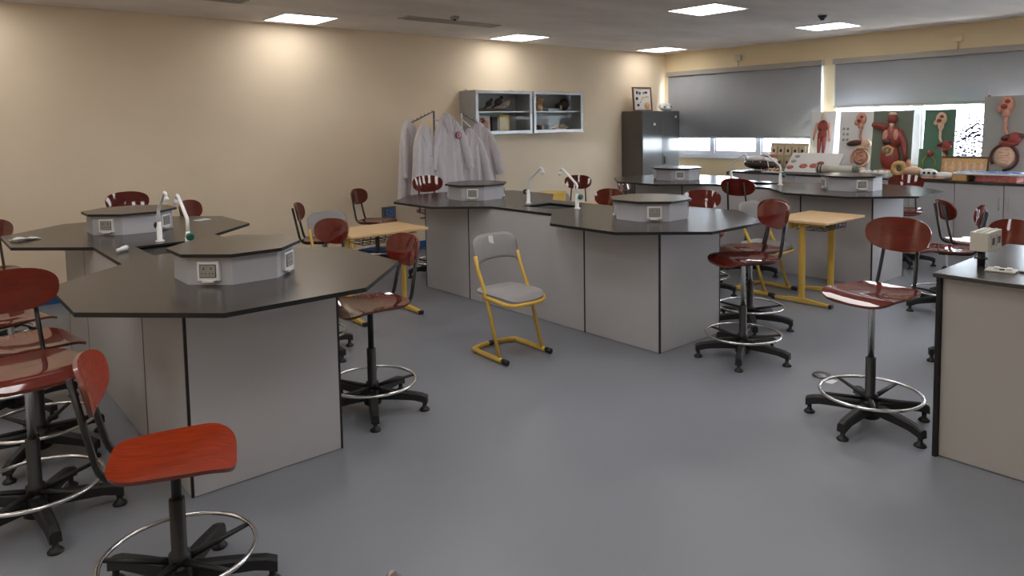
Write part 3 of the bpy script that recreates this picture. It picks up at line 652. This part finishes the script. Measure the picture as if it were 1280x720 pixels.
# ------------------------------------------------------------------ garment rack and lab coats
t = thing('garment_rack', 'metal garment rack with sloping arms beneath the wall cabinets', 'garment rack', (5.24, 7.38, 0))
for s, m in ((-1, 'steel_grey'), (1, 'white_enamel')):
    MB().tube([(s*.21, 0, .05), (s*.21, 0, 1.80 if s < 0 else 1.77)], .013, 10).build('post', m, t)
    MB().tube([(s*.21, 0, 1.80 if s < 0 else 1.77), (s*.56, -.02, 1.66 if s < 0 else 1.60)], .009, 8).build('arm', 'steel_grey', t)
    MB().tube([(s*.21, 0, 1.70), (s*.12, -.30, 1.60)], .010, 8).build('arm', 'white_enamel', t)
    MB().tube([(s*.21, -.3, .05), (s*.21, .3, .05)], .016, 8).build('foot', 'steel_grey', t)
    for k in range(6): MB().ell((s*(.24+.055*k), -.002, (1.80 if s < 0 else 1.77)-.022*k-.0), (.006, .006, .014), u=6, w=4).build('arm_pin', 'steel_grey', t)
for z in (.05, 1.1): MB().tube([(-.21, 0, z), (.21, 0, z)], .013, 8).build('cross_bar', 'steel_grey', t)
def coat(x, y, ztop, rz, label, w=.22, L=.92, seed=1, emblem=False, spread=1.0, d=.07):
    rnd = random.Random(seed); t = thing('lab_coat', label, 'lab coat', (x, y, ztop-L), rz, 'white lab coats on the garment rack')
    prof = [(0, .022, .03), (.03, .05, .045), (.10, .10, .06), (.2, .15, .07), (.32, .172, .075), (.5, .185, .075), (.7, .205, .08), (.88, .225, .085), (1, .235, .085)]
    seg = 56; vs = []; ph = [rnd.uniform(0, 6) for _ in range(4)]
    fine = []
    for i in range(len(prof)-1):
        for q in range(3): u = q/3; fine.append(tuple(prof[i][k]*(1-u)+prof[i+1][k]*u for k in range(3)))
    fine.append(prof[-1])
    for q, hw, hd in fine:
        for k in range(seg):
            a = 2*PI*k/seg; amp = .05+.30*min(1, q*1.3)
            fold = 1+amp*(.5*math.sin(7*a+ph[0]+q*1.5)+.35*math.sin(11*a+ph[1]-q)+.2*math.sin(17*a+ph[2]))
            vs.append((hw*w/.22*math.cos(a)*(1+.10*(fold-1)), hd*d/.07*math.sin(a)*fold, L*(1-q)))
    n = len(fine); fs = [(i*seg+k, (i+1)*seg+k, (i+1)*seg+(k+1) % seg, i*seg+(k+1) % seg) for i in range(n-1) for k in range(seg)]
    fs.append(tuple(range(seg)))
    MB().add(vs, fs, 0, True).build('body', 'coat_cloth', t)
    for s in (-1, 1):
        k = w/.22; P = [(s*.07*k, -.01, L-.10), (s*.125*k, -.03, L-.18), (s*.165*k, -.05, L-.30), (s*(.185*k+.02*spread), -.065, L-.45), (s*(.195*k+.035*spread), -.075, L-.60), (s*(.2*k+.04*spread), -.08, L-.68)]
        Q = []; RR = []
        for a_, b_, r0, r1 in zip(P[:-1], P[1:], (.035, .05, .056, .055, .054), (.05, .056, .055, .054, .052)):
            for u in range(4): f_ = u/4; Q.append(tuple(a_[c]*(1-f_)+b_[c]*f_ for c in range(3))); RR.append((r0*(1-f_)+r1*f_)*(1+.07*math.sin(len(Q)*1.9+seed)))
        Q.append(P[-1]); RR.append(.052)
        sl = MB().tube(Q, RR, 14, flat=.62); sl.build('sleeve', 'coat_cloth', t)
        MB().add([(s*.012, -.066, L-.30), (s*.055, -.062, L-.03), (s*.095, -.066, L-.10), (s*.07, -.075, L-.19), (s*.012, -.062, L-.30), (s*.055, -.056, L-.02), (s*.095, -.06, L-.10), (s*.07, -.069, L-.19)], [(0, 1, 2, 3), (7, 6, 5, 4), (0, 4, 5, 1), (1, 5, 6, 2), (2, 6, 7, 3), (3, 7, 4, 0)]).build('lapel', 'coat_cloth', t)
    for k in range(3): MB().lathe([(.008, -.088), (.008, -.082)], (.02, 0, L-.36-.13*k), 8, axis='y').build('button', 'white_plastic', t)
    if emblem:
        e = MB().lathe([(.045, -.094), (.045, -.086)], (.105, 0, L-.27), 24, axis='y').build('emblem', 'emblem_red', t)
        MB().lathe([(.033, -.0955), (.033, -.094)], (.105, 0, L-.27), 20, axis='y').build('emblem_field', 'coat_cloth', e)
        MB().cbox((.105, -.0962, L-.27), (.014, .0012, .044)).cbox((.112, -.0962, L-.262), (.02, .0012, .012)).build('emblem_motif', 'emblem_red', e)
    return t
coat(4.63, 7.36, 1.69, .55, 'white lab coat hanging leftmost on the rack', .22, .95, 1)
coat(4.63, 7.02, 1.63, .35, 'white lab coat in front of the leftmost coat, on the lower white arm', .24, .90, 5)
coat(5.02, 7.10, 1.77, .12, 'white lab coat with round red emblem, highest on the rack', .27, 1.05, 2, True, 1.2)
coat(5.45, 7.22, 1.58, -.10, 'white lab coat right of the emblem coat, lowest hanging on the rack', .20, .84, 3)
coat(5.72, 7.38, 1.66, -.45, 'white lab coat hanging rightmost on the rack below the wall cabinet', .24, .92, 4)

# ------------------------------------------------------------------ anatomy boards and models along the window
RW = -PI/2
def reliefs_digest(mo, mst, mint, sx=1.0, hd=None):
    return [('head_relief', mo, lambda b: b.ell((0, -.005, .54), (.055, .03, .07)).ell((-.045, -.005, .50), (.025, .025, .03)).ell((0, -.005, .47), (.03, .025, .05))),
            ('mouth_relief', 'muscle_red', lambda b: b.ell((-.012, -.03, .52), (.025, .014, .02)).ell((.01, -.03, .56), (.02, .012, .018))),
            ('gullet_relief', mo, lambda b: b.tube([(.005, -.01, .46), (0, -.012, .40), (.0, -.012, .34), (.02, -.012, .29), (.05, -.015, .27)], .013, 8)),
            ('liver_relief', 'organ_dark', lambda b: b.ell((-.055*sx, -.01, .275), (.085, .03, .032), rot=.15)),
            ('stomach_relief', mst, lambda b: b.ell((.065, -.01, .265), (.055, .035, .05), rot=.6).ell((.03, -.012, .225), (.07, .03, .025))),
            ('intestine_relief', mint, lambda b: b.ell((.005, -.004, .12), (.075, .025, .085)).tube([(.005+(.055-.02*abs(k-6)/6)*math.sin(k*PI/2+.8)*(1 if k % 2 else .9), -.026, .055+.0105*k) for k in range(14)], .013, 6)),
            ('bowel_relief', 'organ_dark' if sx < 0 else mst, lambda b: b.tube([(.005+.093*math.cos(a), -.012, .115+.1*math.sin(a)) for a in [math.radians(215-k*19) for k in range(16)]]+[(.0, -.012, .008)], .011, 8))]
def reliefs_body():
    return [('skull_relief', 'bone', lambda b: b.ell((0, -.003, .51), (.036, .015, .05))),
            ('torso_relief', 'muscle_red', lambda b: b.ell((0, -.003, .385), (.075, .018, .085)).ell((0, -.003, .27), (.062, .016, .08)).tube([(0, -.004, .47), (0, -.004, .43)], .02, 8)),
            ('heart_relief', 'organ_dark', lambda b: b.ell((-.03, -.018, .35), (.02, .008, .028))),
            ('arm_relief', 'flesh_pink', lambda b: b.tube([(-.075, -.004, .43), (-.095, -.004, .33), (-.11, -.004, .24), (-.115, -.004, .2)], [.022, .018, .014, .012], 7)),
            ('arm_relief', 'flesh_pink', lambda b: b.tube([(.075, -.004, .43), (.095, -.004, .33), (.105, -.004, .24), (.105, -.004, .19)], [.022, .018, .014, .012], 7)),
            ('leg_relief', 'muscle_red', lambda b: b.tube([(-.03, -.004, .24), (-.034, -.004, .13), (-.032, -.004, .03)], [.03, .024, .016], 8)),
            ('leg_relief', 'muscle_red', lambda b: b.tube([(.03, -.004, .24), (.034, -.004, .13), (.032, -.004, .03)], [.03, .024, .016], 8))]
def scaled(rel, dx, dz, k):
    out = []
    for nm, mm, fn in rel:
        def g(b, fn=fn):
            fn(b); b.v = [(x*k+dx, y*k, z*k+dz) for x, y, z in b.v]; return b
        out.append((nm, mm, g))
    return out
def wtop(y): return (0, 0, 0)
board('anatomy_board', 'white board with full human figure standing left of the window pier', 'anatomy board', (10.0, 4.95, CZ), .36, .85, 'board_white', scaled(reliefs_body(), 0, .22, 1.08), (-.14, 0, RW), group='anatomy boards along the window')
board('anatomy_board', 'white board with digestive tract leaning at the window pier', 'anatomy board', (9.86, 4.40, CZ), .43, .84, 'board_white',
      scaled(reliefs_digest('flesh_pink', 'flesh_pale', 'flesh_pink'), .06, .06, 1.25)+[('detail_relief', 'board_grey', lambda b: [b.ell((-.16+.05*(k % 2), 0, .60-.075*(k//2)), (.018, .008, .02), u=8, w=6) for k in range(6)] and b)], (-.12, 0, RW+.1), group='anatomy boards along the window')
board('torso_board', 'olive green board with red muscle torso model', 'anatomy board', (9.84, 3.93, CZ), .50, .84, 'board_olive',
      [('head_relief', 'muscle_red', lambda b: b.ell((.0, -.02, .73), (.062, .06, .085))), ('skull_cap', 'bone', lambda b: b.ell((0, -.02, .785), (.052, .052, .035))), ('neck_relief', 'bone', lambda b: b.tube([(0, -.03, .68), (0, -.03, .60)], .03, 8)),
       ('arm_relief', 'muscle_red', lambda b: b.tube([(-.05, -.02, .60), (-.14, -.03, .63), (-.24, -.03, .655)], [.055, .045, .035], 8)), ('arm_relief', 'muscle_red', lambda b: b.tube([(.09, -.02, .56), (.15, -.02, .42), (.18, -.02, .27), (.19, -.03, .18)], [.05, .04, .03, .022], 8)),
       ('torso_relief', 'muscle_red', lambda b: b.ell((.01, -.02, .48), (.13, .07, .16)).ell((.0, -.02, .22), (.125, .07, .18))), ('lung_relief', 'flesh_pink', lambda b: b.ell((-.05, -.07, .50), (.04, .03, .08)).ell((.07, -.06, .51), (.035, .03, .08))),
       ('liver_relief', 'organ_dark', lambda b: b.ell((-.025, -.08, .42), (.06, .03, .045))), ('intestine_relief', 'organ_tan', lambda b: b.tube([(-.05, -.08, .27), (-.06, -.085, .34), (0, -.09, .36), (.055, -.085, .33), (.04, -.085, .26), (-.02, -.085, .24)], .02, 8)),
       ('gut_relief', 'board_grey', lambda b: b.ell((-.01, -.08, .30), (.03, .025, .04))), ('base', 'flesh_pink', lambda b: b.ell((-.02, -.05, .03), (.16, .06, .03)))], (-.12, 0, RW), group='anatomy boards along the window')
board('anatomy_board', 'tall green board with digestive tract, smaller of the two green-grey digestive boards', 'anatomy board', (9.98, 3.42, CZ), .36, .84, 'board_green', scaled(reliefs_digest('flesh_pale', 'muscle_red', 'organ_tan', -1), .02, .06, 1.22), (-.12, 0, RW), group='anatomy boards along the window')
board('urinary_board', 'small green board with kidney and yellow tubes in front of the tall green board', 'anatomy board', (9.72, 3.42, CZ), .26, .35, 'board_green',
      [('kidney_relief', 'muscle_red', lambda b: b.ell((0, -.01, .29), (.035, .03, .04)).ell((-.02, -.01, .06), (.06, .03, .035))), ('tube_relief', 'yellow_wire', lambda b: b.tube([(-.02, -.015, .27), (-.07, -.015, .2), (-.06, -.015, .1)], .006, 6).tube([(.02, -.015, .27), (.075, -.015, .19), (.05, -.015, .1)], .006, 6))], (-.2, 0, RW+.05), group='anatomy boards along the window')
board('anatomy_board', 'largest board, grey with a digestive tract model, at the right end of the window', 'anatomy board', (9.92, 2.68, CZ), .47, .98, 'board_grey', scaled(reliefs_digest('flesh_pink', 'muscle_red', 'flesh_pale', -1), -.0, .08, 1.48), (-.10, 0, RW+.02), group='anatomy boards along the window')
# animal development charts in small boxes
t = thing('specimen_rack', 'rack of small tan specimen cards at the left end of the window counter', 'specimen rack', (9.84, 5.36, CZ+.006)); t.rotation_euler = (-.18, 0, RW)
bevel(MB().box(-.29, .29, 0, .03, 0, .40).build('board', 'card_tan', t))
for j in range(2):
    for k in range(5): bevel(MB().cbox((-.22+.11*k, -.012, .11+.17*j), (.085, .024, .14)).build('card_box', 'bone' if j else 'card_tan', t), .002, 1); MB().ell((-.22+.11*k, -.025, .11+.17*j), (.02, .008, .025), u=8, w=6).build('specimen', 'muscle_red' if j == 0 else 'fish_dark', t)
t = thing('wrapped_model', 'white and grey wrapped model with clear film at the left end of the counter', 'model', (9.66, 5.68, CZ+.004))
MB().ell((0, 0, .09), (.16, .26, .085)).build('body', 'fish_dark', t); MB().ell((0, .04, .16), (.14, .22, .05)).ell((.03, -.08, .14), (.12, .18, .05)).build('film', 'board_white', t); MB().ell((.03, -.12, .21), (.06, .14, .025)).build('red_top', 'print_red', t)
for k in range(3): MB().tube([(-.1, -.2+.12*k, 0), (-.14, -.2+.12*k, .14)], .006, 6).build('prop', 'white_plastic', t)
t = thing('bone_tray', 'low tray of pinkish bones in front of the specimen cards', 'tray', (9.40, 5.33, CZ)); bevel(MB().box(-.1, .1, -.12, .12, 0, .015).build('tray', 'paper', t))
for k in range(7): MB().tube([(-.06+.02*(k % 3), -.1+.03*k, .03), (.05, -.09+.03*k, .04+.01*(k % 2))], [.016, .01], 6).build('bone', 'flesh_pale' if k % 2 else 'muscle_red', t)
t = thing('organ_chart', 'pink organ chart board lying tilted on the counter before the white boards', 'chart', (9.46, 4.83, CZ+.014)); t.rotation_euler = (-.85, 0, RW+.05)
bevel(MB().box(-.36, .36, 0, .02, 0, .38).build('board', 'board_white', t))
for px, pz, r_, mm in ((-.27, .31, .04, 'board_grey'), (-.29, .21, .04, 'board_grey'), (-.30, .09, .05, 'print_red'), (-.12, .12, .06, 'print_red'), (.02, .13, .06, 'print_red'), (.10, .18, .05, 'muscle_red')): MB().ell((px, 0, pz), (r_, .012, r_*.8), u=12, w=6).build('relief', mm, t)
t = thing('scroll_case', 'cream tube-shaped model with brown bands lying on the counter', 'model', (9.40, 4.44, CZ)); MB().tube([(0, .24, .075), (0, -.24, .065)], .058, 14).build('tube', 'beige_plastic', t)
for yy in (.22, .18): MB().tube([(0, yy, .075), (0, yy-.015, .075)], .0605, 14).build('band', 'fish_dark', t)
MB().ell((0, -.26, .07), (.05, .06, .06)).build('tip', 'board_olive', t)
for yy in (.17, -.17): bevel(MB().cbox((0, yy, .012), (.10, .03, .022)).build('stand', 'wood_brown', t))
t = thing('white_model', 'low white ribbed model on the counter before the torso board', 'model', (9.44, 3.98, CZ)); bevel(MB().box(-.09, .09, -.22, .22, 0, .035).build('base', 'skull_white', t))
for k in range(6): MB().ell((0, -.19+.075*k, .05), (.07, .034, .03), u=10, w=6).build('ridge', 'skull_white', t)
tag(MB().ell((0, 0, .05), (.05, .05, .05)).lathe([(.03, 0), (.03, .01)]).build('ball_model', 'bone', None, (9.62, 4.18, CZ)), 'small tan ball standing between the white board and the torso board', 'ball')
t = thing('heart_model', 'tan and white joint model lying right of the torso board', 'anatomy model', (9.46, 3.56, CZ+.026)); b = MB()
MB().tube([(0, .10+.07*math.cos(a), .08+.07*math.sin(a)) for a in [2*PI*k/14 for k in range(14)]], .034, 8, closed=True).build('ring', 'organ_tan', t); MB().ell((0, -.06, .06), (.06, .12, .055)).build('body', 'flesh_pale', t); MB().ell((.02, .0, .15), (.03, .03, .05)).build('knob', 'flesh_pink', t)
t = thing('skeleton_model', 'long white skull model with dark eye holes lying on the counter', 'skeleton model', (9.42, 3.205, CZ)); MB().ell((0, .10, .065), (.075, .10, .06)).ell((0, -.06, .045), (.06, .13, .045)).build('skull', 'skull_white', t)
for yy in (.08, .02, .13): MB().ell((-.064, yy, .075), (.016, .02, .016), u=8, w=6).build('eye_hole', 'dark_slot', t)
t = thing('jaw_model', 'pink jaw base lying in front of the white skull model', 'anatomy model', (9.315, 3.24, CZ)); MB().ell((0, .05, .016), (.035, .08, .016)).ell((0, -.09, .016), (.035, .06, .016)).build('jaw', 'flesh_pink', t)
t = thing('framed_chart', 'dark-framed tan chart standing behind the blue tray', 'chart', (9.74, 3.05, CZ+.008)); t.rotation_euler = (-.3, 0, RW+.05)
f = MB(); a, h = .26, .26; f.box(-a, a, 0, .025, 0, .016).box(-a, a, 0, .025, h-.016, h).box(-a, -a+.016, 0, .025, .016, h-.016).box(a-.016, a, 0, .025, .016, h-.016).build('frame', 'fish_dark', t); MB().box(-a+.016, a-.016, .01, .02, .016, h-.016).build('picture', 'organ_tan', t)
for k in range(6): MB().ell((-.19+.075*k, .008, .13), (.022, .006, .07), u=8, w=6).build('figure', 'flesh_pale', t)
tag(bevel(MB().box(-.12, .12, -.075, .075, 0, .07).build('wooden_box', 'organ_tan', None, (9.44, 2.95, CZ)), .004), 'small wooden box under the left end of the blue board', 'box')
t = thing('blue_board', 'blue printed board lying flat on boxes at the right end of the counter', 'board', (9.56, 2.68, CZ+.072)); t.rotation_euler = (0, 0, .10); bevel(MB().box(-.22, .22, -.36, .36, 0, .022).build('board', 'board_white', t)); MB().box(-.19, .19, -.33, .33, .022, .026).build('print', 'print_blue', t)
for k in range(5): MB().ell((-.1+.05*k, -.26+.13*k, .026), (.05, .06, .010), u=10, w=6).build('relief', 'print_blue', t)
tag(bevel(MB().box(-.13, .13, -.2, .2, 0, .07).build('flat_box', 'print_red', None, (9.50, 2.60, CZ)), .004), 'flat reddish box beneath the blue board', 'box')
t = thing('organ_model', 'large red organ model on a base at the right picture edge', 'anatomy model', (9.52, 2.06, CZ)); bevel(MB().box(-.14, .14, -.15, .15, 0, .05).build('base', 'print_red', t)); MB().ell((0, 0, .23), (.10, .13, .19)).build('organ', 'muscle_red', t)
t = thing('bead_mobile', 'hanging mobile of dark purple bead strings in front of the bright window', 'mobile', (10.12, 2.98, CZ))
MB().ell((0, -.08, .92), (.02, .06, .022)).ell((0, -.08, .97), (.012, .02, .03)).build('red_hook', 'print_red', t); rnd = random.Random(3)
MB().tube([(0, -.08, .99), (0, -.08, 1.15)], .002, 5).build('cord', 'white_plastic', t)
MB().tube([(0, .28, .86), (0, -.12, .90)], .004, 5).build('bar', 'white_plastic', t)
for k in range(12):
    y = .26-.034*k; b = MB(); n = 9+(k*5) % 8; top_ = .84 if k in (9, 10, 11) else .5+.33*rnd.random()
    b.tube([(0, y, .875), (0, y, .10)], .0008, 4)
    for q in range(n):
        z = .12+(top_-.1)*q/n+rnd.uniform(-.015, .015); b.ell((rnd.uniform(-.01, .01), y+rnd.uniform(-.012, .012), z), (.012, .012+.012*rnd.random(), .012), u=8, w=5)
    b.build('bead_string', 'bead_purple', t)
for zz, yy in ((.55, .17), (.50, .13), (.45, .20), (.60, .10), (.47, .08)): MB().tube([(0, yy, zz), (0, yy-.05, zz+.05), (0, yy-.09, zz+.04)], .014, 5).build('twig', 'bead_purple', t)

# ------------------------------------------------------------------ small things
def nozzle(x, y, rz, label):
    t = thing('plastic_nozzle', label, 'nozzle', (x, y, .903), rz); MB().lathe([(.012, -.045), (.012, .0), (.016, .005), (.017, .045), (.010, .05)], (0, 0, .017), 12, axis='y').build('tube', 'white_plastic', t); MB().lathe([(.018, .038), (.018, .046)], (0, 0, .018), 12, axis='y').build('rim', 'board_grey', t)
nozzle(.97, 4.76, -.75, 'white plastic nozzle lying on the nearest bench beside the sink')
t = thing('crumpled_wrapper', 'crumpled grey and white wrapper on the far left top of the nearest bench', 'wrapper', (.60, 5.80, .90), .3)
rnd = random.Random(5); vs = []; fs = []
for j in range(5):
    for i in range(7): vs.append((-.08+.027*i, -.05+.025*j, .004+.025*rnd.random()*(1-i/8)))
for j in range(4):
    for i in range(6): a = j*7+i; fs.append((a, a+1, a+8, a+7))
o = MB().add(vs, fs).build('foil', 'paper', t); sm = o.modifiers.new('thick', 'SOLIDIFY'); sm.thickness = .002
t = thing('white_cloth', 'small white folded wipe at the back of the nearest bench', 'wipe', (1.80, 5.96, .901), .4); bevel(MB().box(-.06, .06, -.035, .035, 0, .004).box(-.05, .04, -.03, .02, .004, .008).build('sheet', 'paper', t), .002)
t = thing('glide_cap', 'loose pale disc lying on the floor behind the open-standing stool', 'disc', (4.36, 2.12, 0)); MB().lathe([(.058, 0), (.06, .006), (.05, .013), (.02, .016), (0, .016)], seg=24).build('disc', 'steel_grey', t); MB().box(-.1, -.02, -.11, -.05, 0, .002).build('paper_scrap', 'paper', t)
t = thing('foil_bag', 'corner of a crumpled grey bag at the bottom edge of the picture', 'bag', (1.07, 1.845, 0), .4)
b = MB().ell((0, 0, .12), (.10, .085, .118), u=16, w=10).ell((.02, .03, .19), (.05, .04, .05), u=10, w=6)
rnd = random.Random(9); b.v = [(x+rnd.uniform(-.008, .008), y+rnd.uniform(-.008, .008), max(0, z+rnd.uniform(-.008, .008))) for x, y, z in b.v]; b.sm = [False]*len(b.sm); b.build('bag', 'foil_bag', t)
